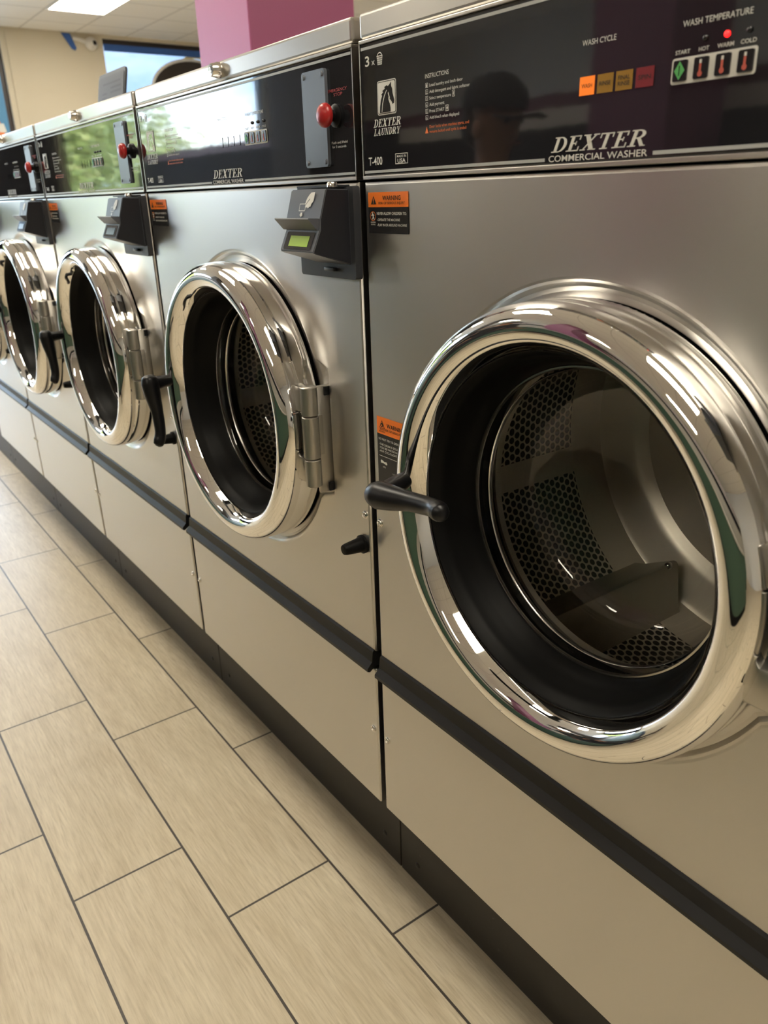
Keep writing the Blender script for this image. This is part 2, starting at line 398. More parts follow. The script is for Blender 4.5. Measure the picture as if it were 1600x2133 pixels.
bx(bm, X0-.2, X0, Y0, Y1, 0, SILL); bx(bm, X0-.2, X0, Y0, Y1, HEAD, ZC)
ys = [Y0]+[v for q in WINS for v in q]+[Y1]
for a, b in zip(ys[::2], ys[1::2]): bx(bm, X0-.2, X0, a, b, SILL, HEAD)
bx(bm, X0, X0+.012, 1.99, 2.10, 0, HEAD)           # raised corner strip of the pillar
bx(bm, X0, X0+.004, 2.10, 3.06, 2.385, 2.40)        # joint line
tag(link('wall_left', finish(bm, 'wall', CREAM)), 'cream storefront wall and pillar', 'wall', kind='structure')
for i, (a, b) in enumerate(WINS):
    wd = empty('window_%d' % (i+1), (X0-.1, (a+b)/2, SILL)); tag(wd, ['storefront window reflected in the washers', 'storefront window left of the cream pillar', 'storefront window right of the cream pillar'][i], 'window', kind='structure')
    h = (b-a)/2; H = HEAD-SILL
    bm = bmesh.new(); t = .055
    bx(bm, -.05, .05, -h, h, H-t, H); bx(bm, -.05, .05, -h, h, 0, t); e_ = t if i != 2 else .008
    bx(bm, -.05, .05, -h, -h+e_, t, H-t); bx(bm, -.05, .05, h-e_, h, t, H-t)
    link('window_frame', finish(bm, 'window_frame', FRAME), wd)
    bm = bmesh.new(); bx(bm, -.006, .006, -h+e_, h-e_, t, H-t); link('pane', finish(bm, 'pane', PANE if i < 2 else PANEB), wd)
d1 = empty('added_door_1', (X0+.005, -1.8, 0)); tag(d1, 'added unseen dark door that darkens the pier in the fourth washer reflection', 'door', kind='structure')  # unseen door, added so the fourth washer's panel mirrors something dark
bm = bmesh.new()
for q in ((-.55, -.47, 0, 2.9), (.47, .55, 0, 2.9), (-.47, .47, 2.80, 2.9), (-.47, .47, 2.08, 2.16), (-.47, .47, 0, .12)): bx(bm, 0, .05, q[0], q[1], q[2], q[3])
link('door_frame', finish(bm, 'door_frame', FRAME), d1)
bm = bmesh.new(); bx(bm, .015, .03, -.47, .47, .12, 2.08); bx(bm, .015, .03, -.47, .47, 2.16, 2.80); link('door_panel', finish(bm, 'door_panel', DARKW), d1)
bm = bmesh.new(); tube(bm, [(.05, -.40, .95), (.085, -.40, .97), (.085, -.40, 1.22), (.05, -.40, 1.24)], .012, 10); link('door_handle', finish(bm, 'door_handle', SCREW, 60), d1)
# magenta column behind the washers and the ones across the aisle
def column(name, x0, x1, y0, y1, label, m=None):
    bm = bmesh.new(); bx(bm, x0, x1, y0, y1, 0, ZC, .004); tag(link(name, finish(bm, 'column', m or MAGENTA)), label, 'column', kind='structure')
column('wall_column', -2.25, -1.85, .85, 1.27, 'magenta square column rising behind the washers')
column('wall_column', -1.45, -1.10, -2.42, -2.07, 'magenta square column across the aisle', MAGENTA_SHADED)
column('wall_column', -3.9, -3.45, -2.42, -2.02, 'dark square column across the aisle near the window', STONE)
# low divider with a machine bank across the aisle (seen in the reflections)
bm = bmesh.new()
bx(bm, -7.4, 3.5, -2.9, -2.5, 1.52, 1.585, 0, mi=0); bx(bm, -3.2, 3.5, -2.92, -2.48, 1.44, 1.52, 0, mi=1); bx(bm, -7.4, -3.2, -2.92, -2.48, 1.44, 1.52, 0, mi=2)
bx(bm, -7.4, 3.5, -2.9, -2.46, 1.22, 1.44, 0, mi=2); bx(bm, -7.4, 3.5, -2.9, -2.45, .78, 1.22, 0, mi=4); bx(bm, -7.4, 3.5, -2.9, -2.45, .28, .78, 0, mi=3); bx(bm, -7.4, 3.5, -2.9, -2.55, 0, .28, 0, mi=2)
tag(link('wall_divider', finish(bm, 'divider', [WINE, WALLW, DARKW, GREENL, GREYL])), 'low magenta topped divider across the aisle', 'divider', kind='structure')
t = empty('folding_counter', (-1.2, -1.84, 0)); tag(t, 'long dark green counter across the aisle, mirrored low in the chrome door rings', 'counter')
bm = bmesh.new(); bx(bm, -3.6, 3.6, -.16, .17, .82, .86, .004); link('counter_top', finish(bm, 'counter_top', GREYL), t)
bm = bmesh.new(); bx(bm, -3.55, 3.55, -.15, .14, .10, .82); link('counter_body', finish(bm, 'counter_body', GREENL), t)
bm = bmesh.new(); bx(bm, -3.5, 3.5, -.13, .10, 0, .10); link('plinth', finish(bm, 'plinth', DARKW), t)
# toe kick panels under the washers, each segment its own panel
k = 0; xe = .68
bounds = [.674]+[-.10-.777*i for i in range(0, 6)]
for a, b in zip(bounds[1:], bounds[:-1]):
    k += 1
    bm = bmesh.new(); bx(bm, a+.0012, b-.0012, .10, .70, 0.0, .2695, .0015)
    for sx_ in (a+.05, b-.05):
        lathe(bm, [(0, .0975), (.005, .098), (.006, .10)], sx_, .045, 12)
    tag(link('trim_%d' % k, finish(bm, 'toe_kick', KICK)), 'dark toe kick base segment under the washer row', 'toe kick', kind='structure')

# ceiling lights
def troffer(x0, y0, label, lx=1.22, ly=.60):
    t = empty('ceiling_light', (x0+lx/2, y0+ly/2, ZC)); tag(t, label, 'ceiling light', 'recessed ceiling lights')
    bm = bmesh.new(); a, b, f = lx/2, ly/2, .022
    for q in ((-a, a, -b, -b+f), (-a, a, b-f, b), (-a, -a+f, -b+f, b-f), (a-f, a, -b+f, b-f)): bx(bm, q[0], q[1], q[2], q[3], -.012, -.0005)
    link('frame', finish(bm, 'light_frame', TRIMW), t)
    bm = bmesh.new(); bx(bm, -a+f, a-f, -b+f, b-f, -.008, -.001); link('diffuser', finish(bm, 'diffuser', DIFF), t)
troffer(-8.6, 2.157, 'rectangular ceiling light panel at the top left, near the cream pillar')
LT = 'rectangular ceiling light panel over the room behind the photographer'
for x, y in ((-5.55, 2.157), (-2.5, 2.157), (.55, 2.157)): troffer(x, y, 'rectangular ceiling light panel over the space behind the washers')
for x, y in ((-8.6, -.843), (-5.55, -.843), (-2.5, -.843), (.55, -.843), (-5.55, -3.843), (-2.5, -3.843), (.55, -3.843)): troffer(x, y, LT)

# ------------------------------------------------------------------ the washers
WID = .676; DC = (.338, .866)
CACHE = {}
def cached(key, fn):
    if key not in CACHE: CACHE[key] = fn()
    return CACHE[key]
def m_cabinet():
    bm = bmesh.new()
    bx(bm, .004, .008, .022, .72, .27, 1.33); bx(bm, .668, .672, .022, .72, .27, 1.33)
    bx(bm, .008, .668, .716, .72, .27, 1.33); bx(bm, .008, .668, .022, .716, .27, .276); bx(bm, .008, .668, .022, .716, 1.322, 1.33)
    return finish(bm, 'cabinet', BODY)
def m_front():
    bm = bmesh.new(); cx, cz = DC; x0, x1, z0, z1 = 0, WID, .553, 1.1905
    angs = [2*PI*i/160 for i in range(160)]
    for X, Z in ((x0, z0), (x1, z0), (x0, z1), (x1, z1)): angs.append(math.atan2(Z-cz, X-cx) % (2*PI))
    angs = sorted(set(round(a, 6) for a in angs))
    def rin(a):
        a = (a+PI) % (2*PI)-PI; d = abs(math.degrees(a)); r = .2385
        if d < 27:
            b = min(.252/math.cos(a), .268); t = min(1, max(0, (27-d)/8)); t = t*t*(3-2*t); r = r*(1-t)+b*t
        return r
    def rout(a, ins):
        ca, sa = math.cos(a), math.sin(a); k = 9
        if ca > 1e-6: k = min(k, (x1-ins-cx)/ca)
        if ca < -1e-6: k = min(k, (x0+ins-cx)/ca)
        if sa > 1e-6: k = min(k, (z1-ins-cz)/sa)
        if sa < -1e-6: k = min(k, (z0+ins-cz)/sa)
        return k
    rings = []
    defs = [(lambda a: .2205, .0075), (lambda a: rin(a)-.012, .0072), (lambda a: rin(a)-.008, .0058), (lambda a: rin(a)-.004, .0018), (lambda a: rin(a)-.0015, .0004), (lambda a: rin(a)+.001, 0.0),
            (lambda a: rin(a)*.45+rout(a, .0035)*.55, 0.0), (lambda a: rout(a, .0035), 0.0), (lambda a: rout(a, .001), .001), (lambda a: rout(a, 0.0), .0035), (lambda a: rout(a, 0.0), .02)]
    for f, y in defs:
        rings.append([bm.verts.new((cx+f(a)*math.cos(a), y, cz+f(a)*math.sin(a))) for a in angs])
    n = len(angs); fs = []
    for A, B in zip(rings, rings[1:]):
        for i in range(n): fs.append(bm.faces.new((A[i], B[i], B[(i+1) % n], A[(i+1) % n])))
    bmesh.ops.recalc_face_normals(bm, faces=fs)
    return finish(bm, 'front_panel', STEEL, 9)
def m_lower():
    bm = bmesh.new(); bx(bm, 0, WID, 0, .02, .272, .522, .0025); return finish(bm, 'lower_panel', STEEL, 9)
def m_rail():
    bm = bmesh.new()
    prof = [(.012, .556), (.0, .556), (-.003, .553), (-.005, .536), (-.0135, .5275), (-.0135, .5225), (-.009, .5205), (.0, .527), (.012, .527)]
    prism(bm, prof, 'x', .002, WID-.002); return finish(bm, 'front_rail', RAIL, 30)
def m_lid():
    bm = bmesh.new(); bx(bm, 0, WID, 0.0, .72, 1.332, 1.3575, .004, 3); return finish(bm, 'lid', STEEL2, 9)
def m_lock():
    bm = bmesh.new()
    lathe(bm, [(.0105, .001), (.0105, -.004), (.0095, -.006), (.0085, -.012), (.0075, -.0135), (.0045, -.0138), (.0038, -.012), (0, -.012)], .341, 1.3455, 24)
    bx(bm, .3400, .3420, -.0142, -.0125, 1.3425, 1.3485); return finish(bm, 'lid_lock', SCREW, 35)
def m_cpanel():
    bm = bmesh.new(); bx(bm, .0015, WID-.0015, 0.0, .02, 1.1965, 1.3275, .0015); return finish(bm, 'control_panel', PANEL, 9)
def m_ctrim():
    bm = bmesh.new()
    bx(bm, 0, WID, -.0015, .02, 1.3276, 1.3312, .0008); bx(bm, 0, WID, -.0015, .02, 1.1925, 1.1965, .0008)
    bx(bm, 0, .0014, -.001, .02, 1.1966, 1.3275); bx(bm, WID-.0014, WID, -.001, .02, 1.1966, 1.3275)
    return finish(bm, 'panel_trim', STEEL2)
def horse():
    # a white badge with a dark horse head in profile left out of it
    bg_ = [round_rect(.0315, .0655, 1.2565, 1.2885, .003)]
    return bg_
HORSE = [(.10, .02), (.12, .22), (.17, .42), (.26, .58), (.20, .60), (.32, .68), (.27, .72), (.42, .78), (.40, .84), (.55, .88), (.60, .84), (.68, .88), (.80, .97), (.79, .85), (.85, .74), (.87, .60), (.93, .46), (.965, .36), (.94, .27), (.86, .25), (.81, .33), (.74, .40), (.66, .44), (.60, .52), (.63, .40), (.70, .28), (.74, .14), (.74, .02)]
def m_legend():
    p = [Q(.003, .280, 1.1990, 1.2018), Q(.392, WID-.003, 1.1990, 1.2018)]
    return print_mesh('s', p, STRIPE)
def m_legend_top(): return print_mesh('s', [Q(.003, WID-.003, 1.3212, 1.3240)], STRIPE)
def m_white():
    o = []
    o += fit_text('3', .0105, .0185, 1.3055, .0095, .015) + fit_text('x', .0225, .0285, 1.3055, .0065)
    # laundry basket
    for i in range(5):
        a = .0325+i*.0023; o.append([(a, 1.3125), (a+.0009, 1.3125), (.0338+i*.0017+.0008, 1.3042), (.0338+i*.0017, 1.3042)])
    for i in range(5): o.append(Q(.0322+.00033*(4-i), .0428-.00033*(4-i), 1.3042+i*.002, 1.3050+i*.002))
    o += arc(.0375, 1.3118, .0048, .0042, 20, 160, .0009, .0009, 6)
    o += serif_word('DEXTER', .023, .0725, 1.2448, .0078) + serif_word('LAUNDRY', .023, .0725, 1.2365, .0068)
    o += fit_text('T-400', .0115, .0375, 1.2072, .0082, .012)
    o += outline((.0615, .0835, 1.2065, 1.2170), .0007) + fit_text('MADE IN', .0645, .0805, 1.2130, .0024, .01) + fit_text('USA', .0655, .0795, 1.2078, .0040, .02)
    o += fit_text('INSTRUCTIONS', .1140, .1500, 1.2825, .0040)
    lines = ['Load laundry and latch door', 'Add detergent and fabric softener', 'Select temperature', 'Add payment', 'Press START', 'Add bleach when displayed']
    wid = [.050, .060, .033, .023, .023, .045]
    for i, s in enumerate(lines):
        z = 1.2748-i*.0058
        o += outline((.1143, .1183, z-.0006, z+.0036), .0004) + fit_text(str(i+1), .1154, .1172, z, .0025) + fit_text(s, .1205, .1205+wid[i], z, .0028, .004)
    o += outline((.1555, .1592, 1.2625, 1.2682), .0005) + [Q(.1568, .1579, 1.264, 1.267)]
    o += outline((.1455, .1500, 1.2508, 1.2562), .0005) + [[(.1478, 1.2515), (.1492, 1.2535), (.1478, 1.2555), (.1464, 1.2535)]]
    o += serif_word('DEXTER', .287, .3845, 1.2058, .0118) + fit_text('COMMERCIAL WASHER', .2845, .3870, 1.1985, .0050, .006)
    o += fit_text('WASH CYCLE', .3155, .3490, 1.2825, .0040) + fit_text('WASH TEMPERATURE', .4080, .4615, 1.2815, .0040)
    for s, a, b in (('START', .4040, .4160), ('HOT', .4230, .4310), ('WARM', .4375, .4500), ('COLD', .4550, .4665)): o += fit_text(s, a, b, 1.2645, .0026, .012)
    o += fit_text('Push and Hold', .6260, .6600, 1.2335, .0028) + fit_text('for 3 seconds', .6270, .6570, 1.2290, .0028)
    return print_mesh('printed_legend', o, PRINT)
def m_red():
    o = fit_text('EMERGENCY', .6230, .6630, 1.2880, .0032, .004) + fit_text('STOP', .6350, .6530, 1.2835, .0032, .004)
    return print_mesh('stop_legend', o, REDP)
def m_oran():
    o = [[(.1133, 1.2330), (.1188, 1.2330), (.1160, 1.2392)]]
    o += fit_text('Door locks when machine starts, and', .1205, .1800, 1.2375, .0027) + fit_text('remains locked until cycle is ended', .1205, .1760, 1.2330, .0027)
    return print_mesh('warning_legend', o, ORANGEP)
def m_badge():
    bm = bmesh.new(); poly(bm, [(a, -.0005, b) for a, b in round_rect(.0315, .0655, 1.2560, 1.2890, .0028)], 0)
    poly(bm, [(a, -.0007, b) for a, b in round_rect(.0325, .0645, 1.2570, 1.2880, .0022)], 1)
    poly(bm, [(a, -.0009, b) for a, b in round_rect(.0332, .0638, 1.2577, 1.2873, .0018)], 0)
    poly(bm, [(.0332+.0306*a, -.0011, 1.2577+.0296*b) for a, b in HORSE], 1)
    # mane lines and cheek
    poly(bm, [(.0332+.0306*p, -.0013, 1.2577+.0296*q) for p, q in ((.22, .04), (.25, .04), (.30, .30), (.41, .54), (.55, .72), (.52, .73), (.375, .56), (.265, .32))], 0)
    poly(bm, [(.0332+.0306*p, -.0013, 1.2577+.0296*q) for p, q in ((.60, .62), (.64, .66), (.72, .46), (.69, .42))], 0)
    return finish(bm, 'horse_badge', [PRINT, PANEL])
def m_pad():
    bm = bmesh.new(); poly(bm, [(a, -.0006, b) for a, b in round_rect(.4020, .4685, 1.2452, 1.2622, .002)]); return finish(bm, 'button_pad', PRINT)
def m_button(i):
    x0 = .4043+i*.0170
    bm = bmesh.new(); prism(bm, round_rect(x0, x0+.0112, 1.2470, 1.2606, .0012), 'y', -.0022, -.0005)
    if i == 0:
        poly(bm, [(x0+.0056, -.0026, 1.2478), (x0+.0100, -.0026, 1.2538), (x0+.0056, -.0026, 1.2598), (x0+.0012, -.0026, 1.2538)], 1)
        poly(bm, [(x0+.0052, -.0028, 1.2505), (x0+.0060, -.0028, 1.2505), (x0+.0060, -.0028, 1.2570), (x0+.0052, -.0028, 1.2570)], 0)
        return finish(bm, 'start_button', [BTN, GREENP])
    poly(bm, [(a, -.0026, b) for a, b in disc_poly(x0+.0056, 1.2500, .0019)], 1)
    poly(bm, [(x0+.0047, -.0027, 1.2500), (x0+.0065, -.0027, 1.2500), (x0+.0065, -.0027, 1.2590-.0025), (x0+.0047, -.0027, 1.2590-.0025)], 1)
    poly(bm, [(x0+.0047, -.0027, 1.2566), (x0+.0065, -.0027, 1.2566), (x0+.0065, -.0027, 1.2590), (x0+.0047, -.0027, 1.2590)], 2)
    return finish(bm, 'temperature_button', [BTN, THERMO, PRINT])
IND = [(.3150, .3305, 'WASH', None), (.3332, .3490, 'RINSE', None), (.3515, .3675, 'FINAL', 'RINSE'), (.3705, .3868, 'SPIN', None)]
def m_ind(i, lit):
    x0, x1, a, b = IND[i]; m = ([IND_ON, IND_Y, IND_Y, IND_R] if lit else [PANEL]*4)[i]
    bm = bmesh.new(); poly(bm, [(x0, -.0006, 1.2468), (x1, -.0006, 1.2468), (x1, -.0006, 1.2604), (x0, -.0006, 1.2604)])
    k = x1-x0
    T = fit_text(a, x0+k*.15, x1-k*.15, 1.2522 if not b else 1.2542, .0030, .01)
    if b: T += fit_text(b, x0+k*.15, x1-k*.15, 1.2500, .0030, .01)
    for q in T: poly(bm, [(p, -.0009, r) for p, r in q], 1)
    return finish(bm, 'cycle_indicator', [m, BLACKPR if lit else PANEL])
def m_led(on):
    bm = bmesh.new(); lathe(bm, [(.0021, 0), (.0020, -.0012), (.0012, -.0022), (0, -.0026)], 0, 0, 14); return finish(bm, 'temperature_led', LED if on else BTN, 60)
def m_cover():
    bm = bmesh.new(); prism(bm, round_rect(.5700, .6220, 1.2095, 1.3145, .004), 'y', -.004, 0)
    for X in (.5755, .6165):
        for Z in (1.2150, 1.3090): lathe(bm, [(.0030, -.004), (.0026, -.0052), (0, -.0056)], X, Z, 12)
    return finish(bm, 'cover_plate', COVER, 40)
def m_estop():
    bm = bmesh.new()
    lathe(bm, [(.0125, 0), (.0125, -.0035), (.0100, -.005), (.0065, -.006), (.0065, -.014)], .6400, 1.2630, 32, mi=1)
    lathe(bm, [(.0065, -.0135), (.0122, -.0140), (.0132, -.0165), (.0128, -.0195), (.0105, -.0225), (.0060, -.0245), (0, -.0250)], .6400, 1.2630, 32)
    return finish(bm, 'stop_button', [REDBTN, BLACKP], 50)
def m_screw():
    bm = bmesh.new()
    lathe(bm, [(.0058, 0), (.0058, -.0010), (.0048, -.0014), (.0046, -.0030), (.0038, -.0036), (.0026, -.0036), (.0022, -.0022), (0, -.0022)], 0, 0, 20)
    return finish(bm, 'screw', SCREW, 40)
def m_sticker1():
    bm = bmesh.new(); X0_, X1_, Z0, Z1 = .0080, .0835, 1.1350, 1.1790; y = -.0006
    poly(bm, [(X0_, y, Z0), (X1_, y, Z0), (X1_, y, 1.1632), (X0_, y, 1.1632)], 1)
    poly(bm, [(X0_, y, 1.1632), (X1_, y, 1.1632), (X1_, y, Z1), (X0_, y, Z1)], 0)
    e = -.0009
    def T(ps, mi, yy=e):
        for q in ps: poly(bm, [(a, yy, b) for a, b in q], mi)
    T([[(.0135, 1.1662), (.0240, 1.1662), (.01875, 1.1752)]], 2); T([Q(.0182, .0193, 1.1690, 1.1725), Q(.0182, .0193, 1.1672, 1.1682)], 0, -.0011)
    T(fit_text('WARNING', .0360, .0700, 1.1705, .0046, .02), 2); T(fit_text('RISK OF SERIOUS INJURY', .0285, .0775, 1.1662, .0026, .012), 2)
    T(fit_text('NEVER ALLOW CHILDREN TO:', .0245, .0800, 1.1550, .0029, .008), 3)
    T(fit_text('-OPERATE THE MACHINE', .0252, .0680, 1.1484, .0027, .006), 3); T(fit_text('-PLAY IN OR AROUND MACHINE', .0252, .0805, 1.1428, .0027, .006), 3)
    T(fit_text('CHILDREN', .0120, .0215, 1.1462, .0014, .01)+fit_text('PLAYING', .0125, .0210, 1.1438, .0014, .01), 3)
    T(arc(.0168, 1.1535, .0054, .0052, 0, 360, .0006, .0006, 20), 0)
    T([disc_poly(.0163, 1.1568, .0010, 8), [(.0150, 1.1558), (.0172, 1.1558), (.0182, 1.1530), (.0165, 1.1528)], [(.0165, 1.1530), (.0182, 1.1530), (.0198, 1.1500), (.0186, 1.1495)], [(.0165, 1.1530), (.0178, 1.1530), (.0160, 1.1498), (.0148, 1.1500)], [(.0170, 1.1558), (.0195, 1.1548), (.0192, 1.1540), (.0170, 1.1546)], [(.0152, 1.1558), (.0135, 1.1540), (.0141, 1.1534), (.0158, 1.1548)]], 3)
    return finish(bm, 'warning_label', [ORANGE, LABELBLK, BLACKPR, PRINT])
def m_sticker2():
    bm = bmesh.new(); X0_, X1_, Z0, Z1 = .0105, .0800, .8250, .9160; y = -.0006
    poly(bm, [(X0_, y, Z0), (X1_, y, Z0), (X1_, y, .8935), (X0_, y, .8935)], 1)
    poly(bm, [(X0_, y, .8935), (X1_, y, .8935), (X1_, y, Z1), (X0_, y, Z1)], 0)
    def T(ps, mi, yy=-.0009):
        for q in ps: poly(bm, [(a, yy, b) for a, b in q], mi)
    T([[(.0160, .9015), (.0280, .9015), (.0220, .9120)]], 2); T([[(.0176, .9023), (.0264, .9023), (.0220, .9103)]], 0, -.0011)
    T([disc_poly(.0220, .9058, .0030, 10)], 2, -.0013); T([disc_poly(.0222, .9056, .0010, 8)], 0, -.0015)
    T(fit_text('MOVING', .0175, .0262, .8990, .0018, .015)+fit_text('MACHINERY', .0155, .0285, .8962, .0018, .015), 2)
    T(fit_text('WARNING', .0320, .0690, .9040, .0052, .02), 2); T(fit_text('RISK OF SERIOUS INJURY', .0275, .0760, .8992, .0028, .012), 2)
    T(fit_text('DO NOT TRY TO OPEN DOOR IF:', .0140, .0740, .8855, .0029, .006), 3)
    for i, s in enumerate(('-THE DRUM IS STILL TURNING', '-YOU SEE WATER IN THE DOOR', '-ANY CYCLE LIGHT IS STILL ON')): T(fit_text(s, .0150, .0760, .8785-i*.0045, .0028, .004), 3)
    T([Q(.0140, .0760, .8640, .8646)], 3)
    T([[(.0175, .8545), (.0170, .8580), (.0190, .8590), (.0250, .8570), (.0300, .8575), (.0312, .8545), (.0290, .8535), (.0230, .8550)]], 3)
    T(fit_text('OPEN', .0215, .0275, .8490, .0020), 3); T(fit_text('LATCHED', .0420, .0540, .8440, .0020), 3)
    return finish(bm, 'door_label', [ORANGE, LABELBLK, BLACKPR, PRINT])
# ---- door
def m_ring():
    cx, cz = DC; bm = bmesh.new()
    prof = [(.2190, .004), (.2215, .000), (.2225, -.006), (.2225, -.029), (.2218, -.0305), (.2218, -.0315), (.2222, -.034)]
    for i in range(1, 15):           # rounded bulge
        t = i/14*140; a = math.radians(t)
        prof.append((.2015+.0205*math.cos(a), -.037-.0235*math.sin(a)))
    prof += [(.1825, -.0460), (.1800, -.0395), (.1788, -.0368), (.1795, -.0350), (.1810, -.0300), (.1830, -.010)]
    lathe(bm, prof, cx, cz, 160)
    return finish(bm, 'chrome_ring', CHROME, 50)
def m_ringgap():
    cx, cz = DC; bm = bmesh.new(); lathe(bm, [(.190, .012), (.2165, .012), (.2165, -.002), (.190, -.002)], cx, cz, 96, close=True); return finish(bm, 'ring_gap_shade', RUBBER, 40)  # black ring added for the dark shadow line between door ring and panel
def m_gasket():
    cx, cz = DC; bm = bmesh.new()
    lathe(bm, [(.1800, -.0340), (.1785, -.0362), (.1770, -.0352), (.1755, -.0290), (.1735, -.0270), (.1715, -.0190), (.1690, -.0080), (.1668, -.0040), (.1655, .0020), (.1635, .0040), (.1610, .0120), (.1590, .0150), (.1585, .0190), (.1800, .0190)], cx, cz, 128, close=True)
    return finish(bm, 'gasket', RUBBER, 45)
def m_glass():
    cx, cz = DC; bm = bmesh.new()
    lathe(bm, [(.1600, .0190), (.1590, .0160), (.1570, .0180), (.1550, .0300), (.1510, .0580), (.1460, .0820), (.1360, .0950), (.1200, .1020), (.0900, .1080), (.0450, .1115), (0, .1125)], cx, cz, 128)
    return finish(bm, 'door_glass', GLASS, 60)
def m_glassglint():  # satin rings standing in for the bright ring reflections on the glass bowl
    cx, cz = DC; bm = bmesh.new()
    lathe(bm, [(.1590, .0175), (.1580, .0150), (.1562, .0150), (.1552, .0180), (.1565, .0200), (.1585, .0200)], cx, cz, 128, close=True)
    lathe(bm, [(.1548, .0330), (.1535, .0312), (.1518, .0330), (.1524, .0365), (.1545, .0360)], cx, cz, 128, close=True)
    return finish(bm, 'glass_glint', SATIN, 60)
HP = Vector((.137, -.040, .879))
def m_handle(open_):
    """lever on a shaft through the ring: grip hanging when shut, level when open"""
    ang = math.radians(97) if open_ else math.radians(4)
    down = Vector((math.sin(ang), 0, -math.cos(ang))); side = Vector((0, -1, 0))
    if open_: side = Vector((-.02, -1, -.05)).normalized()
    bm = bmesh.new()
    # clevis boss on the ring
    tube(bm, [HP+Vector((0, .014, 0)), HP+Vector((0, -.010, 0)), HP+Vector((0, -.016, 0))], [.0165, .0155, .0100], 20)
    e = HP+side*.062
    if open_: e = HP + Vector((.016, -.060, -.006))
    else: e = HP + Vector((.012, -.056, .000))
    P, Rr = smooth_path([HP+(e-HP)*.15, HP+(e-HP)*.30, HP+(e-HP)*.60, HP+(e-HP)*.85+down*.0005], [.0080, .0100, .0112, .0118], 4)
    tube(bm, P, Rr, 20)
    n = down
    back = Vector((0, 1, 0))
    P, Rr = smooth_path([e-n*.0160, e-n*.0115, e, e+n*.020+back*.001, e+n*.050+back*.004, e+n*.085+back*.004, e+n*.101-back*.0005, e+n*.108-back*.004, e+n*.111-back*.006],
                        [.0060, .0130, .0158, .0140, .0106, .0096, .0104, .0088, .0030], 5)
    tube(bm, P, Rr, 22, 1.0)
    # knuckle pins
    for s in (-1, 1): lathe(bm, [(.0032, -.0), (.003, -.0)], 0, 0, 6) if False else None
    return finish(bm, 'handle', BLACKP, 60)
def m_bracket():
    bm = bmesh.new()
    P = HP
    bx(bm, P.x-.021, P.x+.006, -.047, -.018, P.z+.010, P.z+.026, .003); bx(bm, P.x-.021, P.x+.006, -.047, -.018, P.z-.026, P.z-.010, .003)
    return finish(bm, 'handle_bracket', BLACKP, 40)
def m_hinge():
    bm = bmesh.new(); x, y = .583, -.030
    for a, b in ((.898, .938), (.8365, .8965), (.795, .835)): lathe(bm, [(0, a), (.0105, a), (.0118, a+.0012), (.0118, b-.0012), (.0105, b), (0, b)], x, y, 24, 'z')
    for a, b in ((.900, .936), (.797, .833)): bx(bm, .545, .578, -.036, -.019, a, b, .003)
    return finish(bm, 'hinge', ALU, 45)
def m_hingeplate():
    bm = bmesh.new(); bx(bm, .5760, .5830, -.020, .006, .780, .936, .003, mi=0); bx(bm, .578, .584, -.026, -.010, .838, .895, .001, mi=0)
    bx(bm, .5832, .5860, -.006, .004, .782, .794, 0, mi=1); bx(bm, .5832, .5860, -.006, .004, .922, .934, 0, mi=1)
    return finish(bm, 'hinge_plate', [ALU, BLACKP], 40)
def m_doorback():
    bm = bmesh.new(); cx, cz = DC
    lathe(bm, [(.1740, .0085), (.2160, .0100), (.2160, .0140), (.1745, .0140)], cx, cz, 96, close=True)
    return finish(bm, 'door_back', BODY)
# ---- drum
def m_drum():
    bm = bmesh.new()
    lathe(bm, [(.165, .062), (.170, .058), (.200, .060), (.272, .066), (.280, .074), (.280, .316), (.2795, .318), (.2790, .316), (.2790, .365), (.276, .376), (.268, .381), (.225, .383), (.215, .390), (.205, .398), (.10, .402), (.085, .410), (.03, .411), (0, .411)], 0, 0, 160)
    return finish(bm, 'drum', DRUM, 35)
def m_lifter(a):
    bm = bmesh.new(); ca, sa = math.cos(a), math.sin(a)
    def P(r, t, y): return (r*ca - t*sa, y, r*sa + t*ca)
    prof = [(.279, -.052), (.262, -.036), (.222, -.010), (.213, -.004), (.211, 0), (.213, .004), (.222, .010), (.262, .036), (.279, .052)]
    ya, yb = .085, .362
    A = [bm.verts.new(P(r, t, ya+(.28-r)*.25)) for r, t in prof]; B = [bm.verts.new(P(r, t, yb-(.28-r)*.12)) for r, t in prof]
    for i in range(len(prof)-1): bm.faces.new((A[i], B[i], B[i+1], A[i+1]))
    bm.faces.new(A); bm.faces.new(B[::-1]); bmesh.ops.recalc_face_normals(bm, faces=bm.faces)
    return finish(bm, 'lifter', LIFT, 30)
def m_rivet():
    bm = bmesh.new(); a = math.radians(240); ca, sa = math.cos(a), math.sin(a)
    bmesh.ops.create_uvsphere(bm, u_segments=14, v_segments=8, radius=.006, matrix=Matrix.Translation((.212*ca, .335, .212*sa)))
    bmesh.ops.create_uvsphere(bm, u_segments=14, v_segments=8, radius=.0035, matrix=Matrix.Translation((.215*ca, .352, .215*sa)))
    return finish(bm, 'rivet', SCREW, 60)
def m_tubseal():
    cx, cz = DC; bm = bmesh.new()
    lathe(bm, [(.240, .016), (.218, .016), (.196, .024), (.186, .036), (.178, .050), (.172, .064), (.182, .066), (.300, .050), (.330, .022)], cx, cz, 96, close=True)
    return finish(bm, 'tub_seal', RUBBER, 45)
def m_plug():
    bm = bmesh.new()
    lathe(bm, [(.0135, 0), (.0135, -.0035), (.0110, -.005), (.0082, -.030), (.0070, -.0335), (0, -.0345)], .657, .721, 24)
    return finish(bm, 'rubber_plug', RUBBER, 40)
